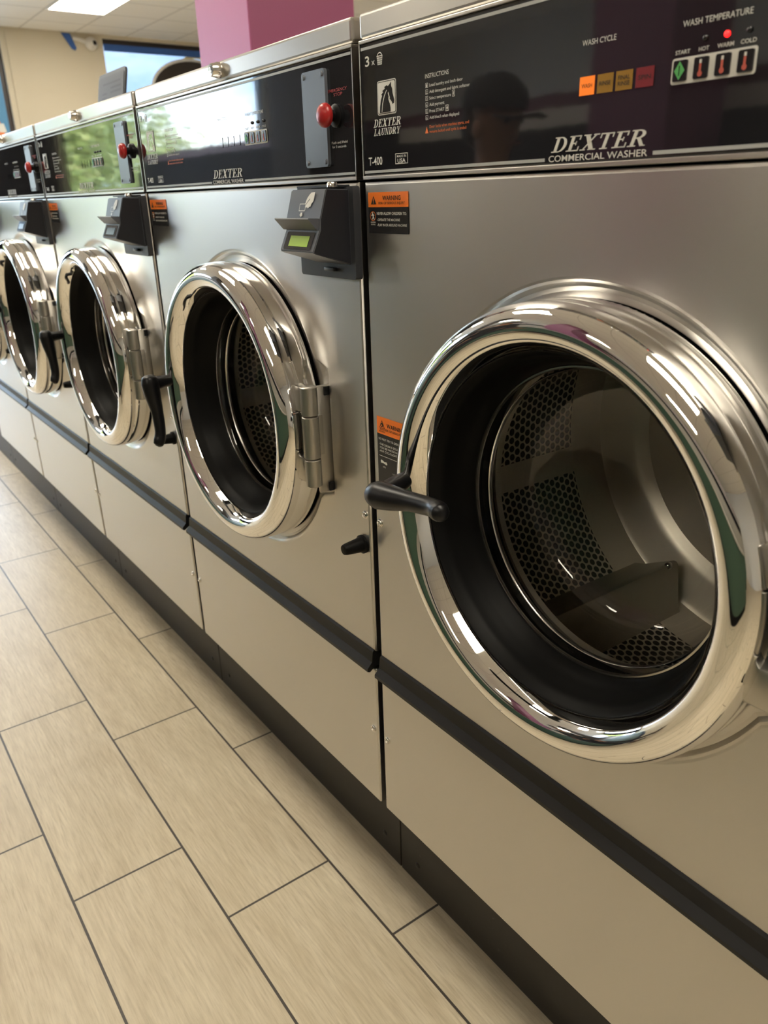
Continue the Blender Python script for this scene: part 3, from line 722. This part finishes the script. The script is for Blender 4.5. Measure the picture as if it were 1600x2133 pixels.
# ---- card reader
def m_rplate():
    bm = bmesh.new(); prism(bm, round_rect(.5535, .6815, 1.0815, 1.1865, .004), 'y', -.0105, -.0005); prism(bm, round_rect(.5875, .6655, 1.186, 1.1885, .0008), 'y', -.030, -.004)
    bx(bm, .618, .640, -.0165, -.0105, 1.0895, 1.0940, .001)
    return finish(bm, 'back_plate', BLACKM, 40)
RB0, RB1 = .5945, .6735
YT, YM, YB = -.042, -.052, -.064       # front edge depth at top, slot, bottom
def m_rbox():
    bm = bmesh.new()
    prof = [(-.0105, 1.1835), (YT, 1.1845), (YM, 1.1520), (YM-.001, 1.1400), (YB, 1.1160), (YB+.003, 1.1140), (-.0105, 1.0985)]
    n0 = [bm.verts.new((RB0, y, z)) for y, z in prof]; n1 = [bm.verts.new((RB1, y, z)) for y, z in prof]
    k = len(prof); fs = []
    for i in range(k):
        f = bm.faces.new((n0[i], n1[i], n1[(i+1) % k], n0[(i+1) % k])); fs.append(f)
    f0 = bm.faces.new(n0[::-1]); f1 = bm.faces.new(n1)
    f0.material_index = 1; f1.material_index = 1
    bmesh.ops.recalc_face_normals(bm, faces=bm.faces)
    rr = bmesh.ops.bevel(bm, geom=[e for e in bm.edges if len({f.material_index for f in e.link_faces}) == 1 or True], offset=.0012, segments=2, affect='EDGES')
    return finish(bm, 'reader_box', [READER, READERS], 40)
def rface(a, b, d=.0):
    """map onto the upper (b in z above the slot) or lower sloping face"""
    if b > 1.152: y = YM+(YT-YM)*(b-1.152)/(1.1845-1.152)
    elif b > 1.14: y = YM
    else: y = YB+(YM-.001-YB)*(b-1.116)/(1.14-1.116)
    return (a, y-.0009-d, b)
def m_rlip():
    bm = bmesh.new()
    pts = [(YM+.004, 1.1525), (YM-.014, 1.1535), (YM-.0148, 1.1525), (YM-.003, 1.1400), (YM+.004, 1.1400)]
    prism(bm, pts, 'x', RB0-.003, RB1-.003); return finish(bm, 'card_slot', READER, 30)
def m_rdisplay(on):
    bm = bmesh.new(); poly(bm, [rface(a, b) for a, b in round_rect(.6025, .6660, 1.1185, 1.1378, .002)], 0)
    poly(bm, [rface(a, b, .0005) for a, b in Q(.6135, .6575, 1.1218, 1.1335)], 1)
    return finish(bm, 'display', [LENSG, LCD if on else LCDOFF])
HAND = [(1.0, 1.0), (.60, .98), (.42, .80), (.24, .52), (.16, .28), (.13, .05), (.20, .0), (.30, .18), (.42, .34), (.52, .46), (.58, .48), (.56, .40), (.46, .28), (.36, .16), (.22, -.06), (.16, -.20), (.30, -.26), (.40, -.20), (.46, -.32), (.58, -.26), (.62, -.18), (.74, -.22), (.80, -.10), (.78, .02), (.98, .26)]
def m_ricon():
    bm = bmesh.new()
    f = lambda a, b: rface(a, b, .0003)
    hx = lambda a: .6330+.0205*a; hz = lambda b: 1.1680+.0135*b*.98
    poly(bm, [f(hx(a), hz(b)) for a, b in HAND])
    for q in outline((.6235, .6375, 1.1608, 1.1690), .0007): poly(bm, [f(a, b) for a, b in q])
    poly(bm, [f(a, b) for a, b in ((.6285, 1.1592), (.6325, 1.1592), (.6325, 1.1570), (.6345, 1.1570), (.6305, 1.1540), (.6265, 1.1570), (.6285, 1.1570))])
    return finish(bm, 'card_symbol', PRINT)
def m_rlock():
    bm = bmesh.new(); lathe(bm, [(0, 1.186), (.0062, 1.186), (.0062, 1.1900), (.0050, 1.1915), (.0030, 1.1915), (0, 1.1905)], .662, -.026, 20, 'z'); return finish(bm, 'reader_lock', SCREW, 40)

def washer(k, label, open_=False, on=False, plug=False, lcd=True):
    w_ = empty('commercial_washer', (-.69*k, 0, 0)); tag(w_, label, 'washing machine', 'row of commercial washers')
    A = lambda name, key, fn, par=w_: link(name, cached(key, fn), par)
    A('cabinet', 'cab', m_cabinet)
    fp = A('front_panel', 'front', m_front)
    for X, Z in ((.0105, .767), (.6655, .768)):
        s = A('screw', 'screw', m_screw, fp); s.location = (X, 0, Z)
    lp = A('lower_panel', 'lower', m_lower)
    for X, Z in ((.0115, .410), (.6655, .411)):
        s = A('screw', 'screw', m_screw, lp); s.location = (X, 0, Z)
    A('front_rail', 'rail', m_rail)
    ld = A('lid', 'lid', m_lid); tag(A('lid_lock', 'lock', m_lock, ld), 'round key lock on the lid edge')
    cp = A('control_panel', 'cpanel', m_cpanel)
    A('panel_trim', 'ctrim', m_ctrim, cp)
    tag(A('printed_stripe', 'leg', m_legend, cp)); A('printed_stripe', 'legt', m_legend_top, cp)
    A('printed_legend', 'white', m_white, cp); A('stop_legend', 'red', m_red, cp); A('warning_legend', 'oran', m_oran, cp)
    A('horse_badge', 'badge', m_badge, cp)
    A('button_pad', 'pad', m_pad, cp)
    for i in range(4): A('start_button' if i == 0 else 'temperature_button', 'btn%d' % i, lambda: m_button(i), cp)
    for i in range(4): A('cycle_indicator', 'ind%d%s' % (i, on), lambda: m_ind(i, on), cp)
    for i, X in enumerate((.4275, .4440, .4605)):
        l_ = A('temperature_led', 'led%s' % (i == 1 and on), lambda: m_led(i == 1 and on), cp); l_.location = (X, 0, 1.2722)
    A('cover_plate', 'cover', m_cover, cp); tag(A('stop_button', 'estop', m_estop, cp), 'red mushroom stop button')
    A('warning_label', 'st1', m_sticker1); A('door_label', 'st2', m_sticker2)
    d = empty('door', (0, 0, 0)); d.parent = w_
    A('chrome_ring', 'ring', m_ring, d); A('ring_gap_shade', 'rseal', m_ringgap, d); A('gasket', 'gask', m_gasket, d)
    A('door_glass', 'glass', m_glass, d); A('glass_glint', 'grim', m_glassglint, d); A('door_back', 'dback', m_doorback, d)
    A('handle', 'handle%s' % open_, lambda: m_handle(open_), d); A('handle_bracket', 'hbr', m_bracket, d)
    A('hinge', 'hinge', m_hinge, d)
    A('hinge_plate', 'hplate', m_hingeplate)
    A('tub_seal', 'tub', m_tubseal)
    dr = A('drum', 'drum', m_drum); dr.location = (DC[0], 0, DC[1])
    for i, a in enumerate((240, 0, 120)): A('lifter', 'lift%d' % i, lambda: m_lifter(math.radians(a)), dr)
    A('rivet', 'rivet', m_rivet, dr)
    if plug: tag(A('rubber_plug', 'plug', m_plug), 'black tapered rubber stop')
    r = empty('card_reader', (0, 0, 0)); r.parent = w_
    A('back_plate', 'rplate', m_rplate, r); A('reader_box', 'rbox', m_rbox, r); A('card_slot', 'rlip', m_rlip, r)
    A('display', 'rdisp%s' % lcd, lambda: m_rdisplay(lcd), r); A('card_symbol', 'ricon', m_ricon, r); A('reader_lock', 'rlock', m_rlock, r)
    return w_
washer(0, 'nearest stainless washer, big round door with its black handle turned level, red light lit', open_=True, on=True, plug=True)
washer(1, 'second stainless washer from the front, its card reader showing a green lit display', plug=True)
washer(2, 'third stainless washer from the front, with a pale reader display and placard behind', lcd=False, plug=True)
washer(3, 'fourth stainless washer from the front, its left side cut by the picture edge', lcd=False, plug=True)
washer(4, 'farthest stainless washer, only a sliver of its door and lower panel at the left edge', lcd=False, plug=True)

# ------------------------------------------------------------------ things about the room
# security camera under the ceiling on the pillar
t = empty('security_camera', (X0+.001, 2.93, 2.895)); tag(t, 'small white dome security camera high on the cream pillar', 'camera')
bm = bmesh.new(); lathe(bm, [(0, 0), (.070, 0), (.072, .02), (.060, .05), (.052, .055), (0, .055)], 0, 0, 32, 'x'); link('housing', finish(bm, 'housing', WHITEPL, 40), t)
bm = bmesh.new(); bmesh.ops.create_uvsphere(bm, u_segments=24, v_segments=12, radius=.048, matrix=Matrix.Translation((.062, .0, -.004))); link('eyeball', finish(bm, 'eyeball', WHITEPL, 60), t)
bm = bmesh.new(); lathe(bm, [(0, .085), (.024, .085), (.026, .100), (.020, .112), (0, .113)], .012, .0, 24, 'x'); link('lens', finish(bm, 'lens', BLACKP, 50), t)
bm = bmesh.new(); tube(bm, [(.02, -.05, .01), (.03, -.13, .03), (.015, -.20, .05)], .022, 12); link('cable_cover', finish(bm, 'cable_cover', WHITEPL, 60), t)
bm = bmesh.new(); prism(bm, [(2.60, 2.985), (2.70, 2.985), (2.755, 2.84), (2.735, 2.815), (2.70, 2.83)], 'x', X0+.013, X0+.016); tag(link('tape_scrap', finish(bm, 'tape', TAPE)), 'scrap of blue tape on the cream pillar beside the white camera', 'tape')
bm = bmesh.new(); bx(bm, X0+.001, X0+.004, 3.075, 5.69, 2.835, 2.908); tag(link('tape_strip', finish(bm, 'tape', TAPE)), 'long blue tape strip along the top of the right window', 'tape')
# window lettering: an oval letter and splashes, flat paint on the glass
t = empty('window_lettering', (X0+.0, 4.15, 2.45)); tag(t, 'black rounded painted lettering with white outline on the right window', 'window lettering')
def flat(name, pts, x, m, par): 
    bm = bmesh.new(); prism(bm, pts, 'x', x, x+.002); return link(name, finish(bm, name, m), par)
BLKPAINT = mat('black_paint', (.035, .028, .026), .6); WHTPAINT = mat('white_paint', (.80, .80, .78), .6); YELPAINT = mat('yellow_paint', (.80, .72, .42), .6)
flat('outline', [(p*1.0, q) for p, q in disc_poly(0.02, 0.0, .556, 40, .372)], -.030, WHTPAINT, t)
flat('letter', disc_poly(0.03, -.008, .535, 40, .348), -.026, BLKPAINT, t)
flat('splash', [(-.10, .36), (.02, .42), (.14, .40), (.26, .43), (.52, .36), (.56, .12), (.44, .22), (.30, .32), (.12, .375)], -.023, YELPAINT, t)
# paint on the left window
t = empty('window_painting', (X0+.0, 1.6, 2.1)); tag(t, 'orange and blue painted shapes on the left window edge', 'window painting')
ORP = mat('orange_paint', (.80, .22, .06), .6); BLP = mat('blue_paint', (.10, .30, .55), .6)
flat('orange_shape', [(-.02, -.40), (.26, -.40), (.20, -.10), (.14, .06), (.09, .12), (.05, .02)], -.030, ORP, t)
flat('white_band', [(.015, -.15), (.235, -.15), (.215, -.06), (.03, -.06)], -.027, WHTPAINT, t)
flat('blue_shape', [(-.1, -.40), (-.1, .80), (.27, .80), (.27, -.40)], -.033, BLP, t)
# placard standing on the washers
t = empty('placard', (-1.745, .30, 1.3575)); t.rotation_euler = (math.radians(-12), 0, 0); tag(t, 'dark notice card propped up on top of the washer row', 'notice')
PLAC = mat('placard_grey', (.05, .05, .056), .5); PLEDGE = mat('placard_edge', (.03, .03, .035), .4); PLTXT = mat('placard_text', (.025, .025, .03), .5)
bm = bmesh.new(); prism(bm, round_rect(-.118, .118, 0.0, .176, .014), 'y', 0, .006); link('card', finish(bm, 'card', PLEDGE, 40), t)
bm = bmesh.new(); prism(bm, round_rect(-.106, .110, 0.004, .166, .010), 'y', -.0012, -.0001); sh = link('sheet', finish(bm, 'sheet', PLAC), t)
bm = bmesh.new()
for i in range(9):
    z = .128-i*.012
    if i not in (2,): poly(bm, [(x, -.0018, zz) for x, zz in Q(.0, .090, z, z+.0055)])
    if i in (1, 2, 3, 5): poly(bm, [(x, -.0018, zz) for x, zz in Q(-.075, -.030, z, z+.0055)])
poly(bm, [(x, -.0018, zz) for x, zz in Q(-.070, .085, .142, .147)])
link('text_lines', finish(bm, 'text_lines', PLTXT), t)
# outside
GRD = mat('pale_paving', (.36, .35, .33), .9)
bm = bmesh.new(); bx(bm, -70, X0-.2, -50, 40, -.25, -.12); tag(link('ground', finish(bm, 'ground', GRD)), 'parking lot outside the storefront', 'ground', kind='structure')
LEAF = mat('leaf', (.30, .37, .12), .6); LEAF2 = mat('leaf_pale', (.46, .48, .20), .6); BARK = mat('bark', (.09, .06, .04), .9)
def tree(loc, rx, rz, zc, n, label):
    t = empty('tree', loc); tag(t, label, 'tree', 'trees outside the window')
    bm = bmesh.new(); tube(bm, [(0, 0, 0), (.05, .04, zc*.5), (0, 0, zc)], [.14, .11, .06], 10)
    for i in range(6):
        a = i*1.05; tube(bm, [(0, 0, zc*.6), (rx*.6*math.cos(a), rx*.6*math.sin(a), zc+rz*.3*math.sin(i*2.1))], [.06, .02], 7)
    link('trunk', finish(bm, 'trunk', BARK, 60), t)
    bm = bmesh.new()
    for i in range(n):
        d = Vector((random.gauss(0, 1), random.gauss(0, 1), random.gauss(0, 1))).normalized()
        r = random.random()**.45*(1+.18*math.sin(5*d.x+3*d.z)+.12*math.sin(9*d.y+2))
        p = Vector((d.x*rx*r, d.y*rx*r, zc+d.z*rz*r)); a = Vector((random.uniform(-1, 1), random.uniform(-1, 1), random.uniform(-1, 1))).normalized(); b = a.orthogonal().normalized()
        sz = random.uniform(.05, .10)
        poly(bm, [p+a*sz, p+b*sz*.5, p-a*sz, p-b*sz*.5], random.random() < .45)
    link('foliage', finish(bm, 'foliage', [LEAF, LEAF2]), t)
tree((-14.6, -4.05, -.12), 1.40, 1.75, 2.45, 9000, 'bright green tree mirrored in the third washer panel')
tree((-22, -8.3, -.12), 1.9, 1.9, 1.9, 6000, 'far tree mirrored in the second washer panel')
# person across the aisle, mirrored in the nearest control panel
def skin_mesh(name, verts, edges, radii, m, sub=2, root=0):
    me = bpy.data.meshes.new(name); me.from_pydata(verts, edges, []); ob = bpy.data.objects.new(name, me); COL.objects.link(ob)
    sk = ob.modifiers.new('s', 'SKIN'); sk.use_smooth_shade = True
    for i, r in enumerate(radii):
        d = me.skin_vertices[0].data[i]; d.radius = r if isinstance(r, tuple) else (r, r); d.use_root = (i == root)
    if sub: sb = ob.modifiers.new('d', 'SUBSURF'); sb.levels = sub; sb.render_levels = sub
    bpy.context.view_layer.update(); dg = bpy.context.evaluated_depsgraph_get()
    r_ = bpy.data.meshes.new_from_object(ob.evaluated_get(dg)); bpy.data.objects.remove(ob); bpy.data.meshes.remove(me)
    r_.materials.clear(); r_.materials.append(m); r_.polygons.foreach_set('use_smooth', [True]*len(r_.polygons)); return r_
SKINM = mat('skin', (.33, .17, .10), .5); JACKET = mat('dark_jacket', (.020, .021, .027), .75); TROUS = mat('dark_trousers', (.03, .033, .045), .8); CAPM = mat('black_cap', (.012, .012, .014), .8); HAIR = mat('black_hair', (.01, .008, .007), .6); SHOE = mat('dark_shoes', (.02, .02, .02), .6)

V = []; EDG = []; RD = []
def jn(p, r, frm=None):
    V.append(p); RD.append(r); i = len(V)-1
    if frm is not None: EDG.append((frm, i))
    return i

def person(loc, rz, sc, label, jacket, cap, arms):
    global V, EDG, RD
    pr = empty('person', loc, rz); pr.scale = (sc, sc, sc); tag(pr, label, 'person')
    V, EDG, RD = [], [], []
    # faces +x; height 1.50
    pel = jn((0, 0, .80), (.105, .125)); sp1 = jn((0, 0, .95), (.095, .115), pel); ch = jn((.0, 0, 1.10), (.10, .135), sp1); nk = jn((-.005, 0, 1.215), (.055, .06), ch); nk2 = jn((.015, 0, 1.275), .048, nk)
    hd = jn((.035, 0, 1.345), (.082, .066), nk2); hd2 = jn((.02, 0, 1.42), (.088, .070), hd); hd3 = jn((.01, 0, 1.465), (.05, .05), hd2)
    nose = jn((.118, 0, 1.352), (.012, .012), hd)
    for sgn in (-1, 1):
        sh_ = jn((-.01, sgn*.155, 1.165), .050, ch)
        if arms:
            el = jn((.075, sgn*.215, .98), .038, sh_); wr = jn((.235, sgn*.115, 1.005), .025, el); pm = jn((.268, sgn*.082, 1.035), (.022, .030), wr)
            for q in range(4): a_ = jn((.285-q*.008, sgn*(.066+.003*q), 1.078-q*.016), .0085, pm); jn((.290-q*.006, sgn*(.040+.003*q), 1.092-q*.016), .0072, a_)
            th = jn((.262, sgn*.060, 1.045), .010, pm); jn((.262, sgn*.040, 1.052), .008, th)
        else:
            el = jn((-.03, sgn*.20, .93), .040, sh_); wr = jn((.05, sgn*.19, .73), .026, el); pm = jn((.075, sgn*.185, .665), (.022, .034), wr)
            for dx, dz, r in ((.028, -.060, .0078), (.012, -.068, .0082), (-.004, -.064, .0078), (-.018, -.052, .0070)):
                a_ = jn((.075+dx*.7, sgn*.185, .665+dz*.6), r+.001, pm); jn((.085+dx*1.15, sgn*.175, .655+dz*1.25), r*.85, a_)
            th = jn((.105, sgn*.170, .672), .010, pm); jn((.122, sgn*.160, .640), .008, th)
        hp = jn((0, sgn*.085, .76), (.085, .082), pel); kn = jn((.015, sgn*.095, .42), .056, hp); an = jn((-.01, sgn*.10, .085), .036, kn); ft = jn((.09, sgn*.105, .035), (.030, .038), an); jn((.155, sgn*.108, .028), (.020, .034), ft)
    link('body', skin_mesh('body', V, EDG, RD, SKINM), pr)
    V, EDG, RD = [], [], []
    pel = jn((0, 0, .74), (.128, .150)); sp1 = jn((0, 0, .93), (.120, .140), pel); ch = jn((0, 0, 1.10), (.122, .152), sp1); jn((-.01, 0, 1.215), (.075, .085), ch)
    for sgn in (-1, 1):
        sh_ = jn((-.01, sgn*.165, 1.160), .066, ch); el = jn((.072, sgn*.22, .98) if arms else (-.03, sgn*.205, .93), .055, sh_); jn((.200, sgn*.138, 1.002) if arms else (.042, sgn*.192, .75), .040, el)
    link('jacket', skin_mesh('jacket', V, EDG, RD, jacket), pr)
    V, EDG, RD = [], [], []
    pel = jn((0, 0, .80), (.118, .140))
    for sgn in (-1, 1):
        hp = jn((0, sgn*.088, .72), (.098, .094), pel); kn = jn((.012, sgn*.096, .42), .072, hp); jn((-.008, sgn*.10, .075), .060, kn)
    link('trousers', skin_mesh('trousers', V, EDG, RD, TROUS), pr)
    for sgn in (-1, 1):
        V, EDG, RD = [], [], []
        a_ = jn((-.045, sgn*.10, .045), (.042, .044)); b_ = jn((.05, sgn*.104, .045), (.043, .048), a_); jn((.15, sgn*.108, .038), (.034, .044), b_)
        link('shoe', skin_mesh('shoe', V, EDG, RD, SHOE), pr)
    if cap:
        bm = bmesh.new()
        bmesh.ops.create_uvsphere(bm, u_segments=28, v_segments=16, radius=1.0, matrix=Matrix.Translation((.018, 0, 1.425)) @ Matrix.Diagonal((.112, .093, .088, 1)))
        bmesh.ops.delete(bm, geom=[v for v in bm.verts if v.co.z < 1.395], context='VERTS')
        P = [(.09, -.078), (.15, -.074), (.195, -.050), (.212, 0), (.195, .050), (.15, .074), (.09, .078)]
        A_ = [bm.verts.new((x, y, 1.405-.22*(x-.09)-.9*y*y*4)) for x, y in P]; B_ = [bm.verts.new((x, y, 1.411-.22*(x-.09)-.9*y*y*4)) for x, y in P]
        bm.faces.new(A_); bm.faces.new(B_[::-1])
        for i in range(len(P)): bm.faces.new((A_[i], B_[i], B_[(i+1) % len(P)], A_[(i+1) % len(P)]))
        link('cap', finish(bm, 'cap', CAPM, 50), pr)
    else:
        bm = bmesh.new(); bmesh.ops.create_uvsphere(bm, u_segments=24, v_segments=14, radius=1.0, matrix=Matrix.Translation((-.008, 0, 1.43)) @ Matrix.Diagonal((.098, .086, .080, 1))); link('hair', finish(bm, 'hair', HAIR, 60), pr)
    bm = bmesh.new(); bmesh.ops.create_uvsphere(bm, u_segments=24, v_segments=14, radius=1.0, matrix=Matrix.Translation((-.028, 0, 1.375)) @ Matrix.Diagonal((.068, .080, .080, 1))); link('hair', finish(bm, 'hair', HAIR, 60), pr)
    for sgn in (-1, 1):
        bm = bmesh.new(); bmesh.ops.create_uvsphere(bm, u_segments=12, v_segments=8, radius=1.0, matrix=Matrix.Translation((.025, sgn*.078, 1.352)) @ Matrix.Diagonal((.018, .010, .028, 1))); link('ear', finish(bm, 'ear', SKINM, 60), pr)
        bm = bmesh.new(); bmesh.ops.create_uvsphere(bm, u_segments=10, v_segments=8, radius=.0095, matrix=Matrix.Translation((.104, sgn*.030, 1.372))); link('eye', finish(bm, 'eye', BLACKP, 60), pr)
    bm = bmesh.new(); tube(bm, [(.112, -.022, 1.312), (.119, 0, 1.312), (.112, .022, 1.312)], .0045, 8); link('mouth', finish(bm, 'mouth', mat('lips', (.25, .09, .07), .5), 60), pr)
person((-1.20, -1.32, 0), 0, 1.0, 'person in a dark cap and jacket mirrored in the nearest control panel', JACKET, True, False)
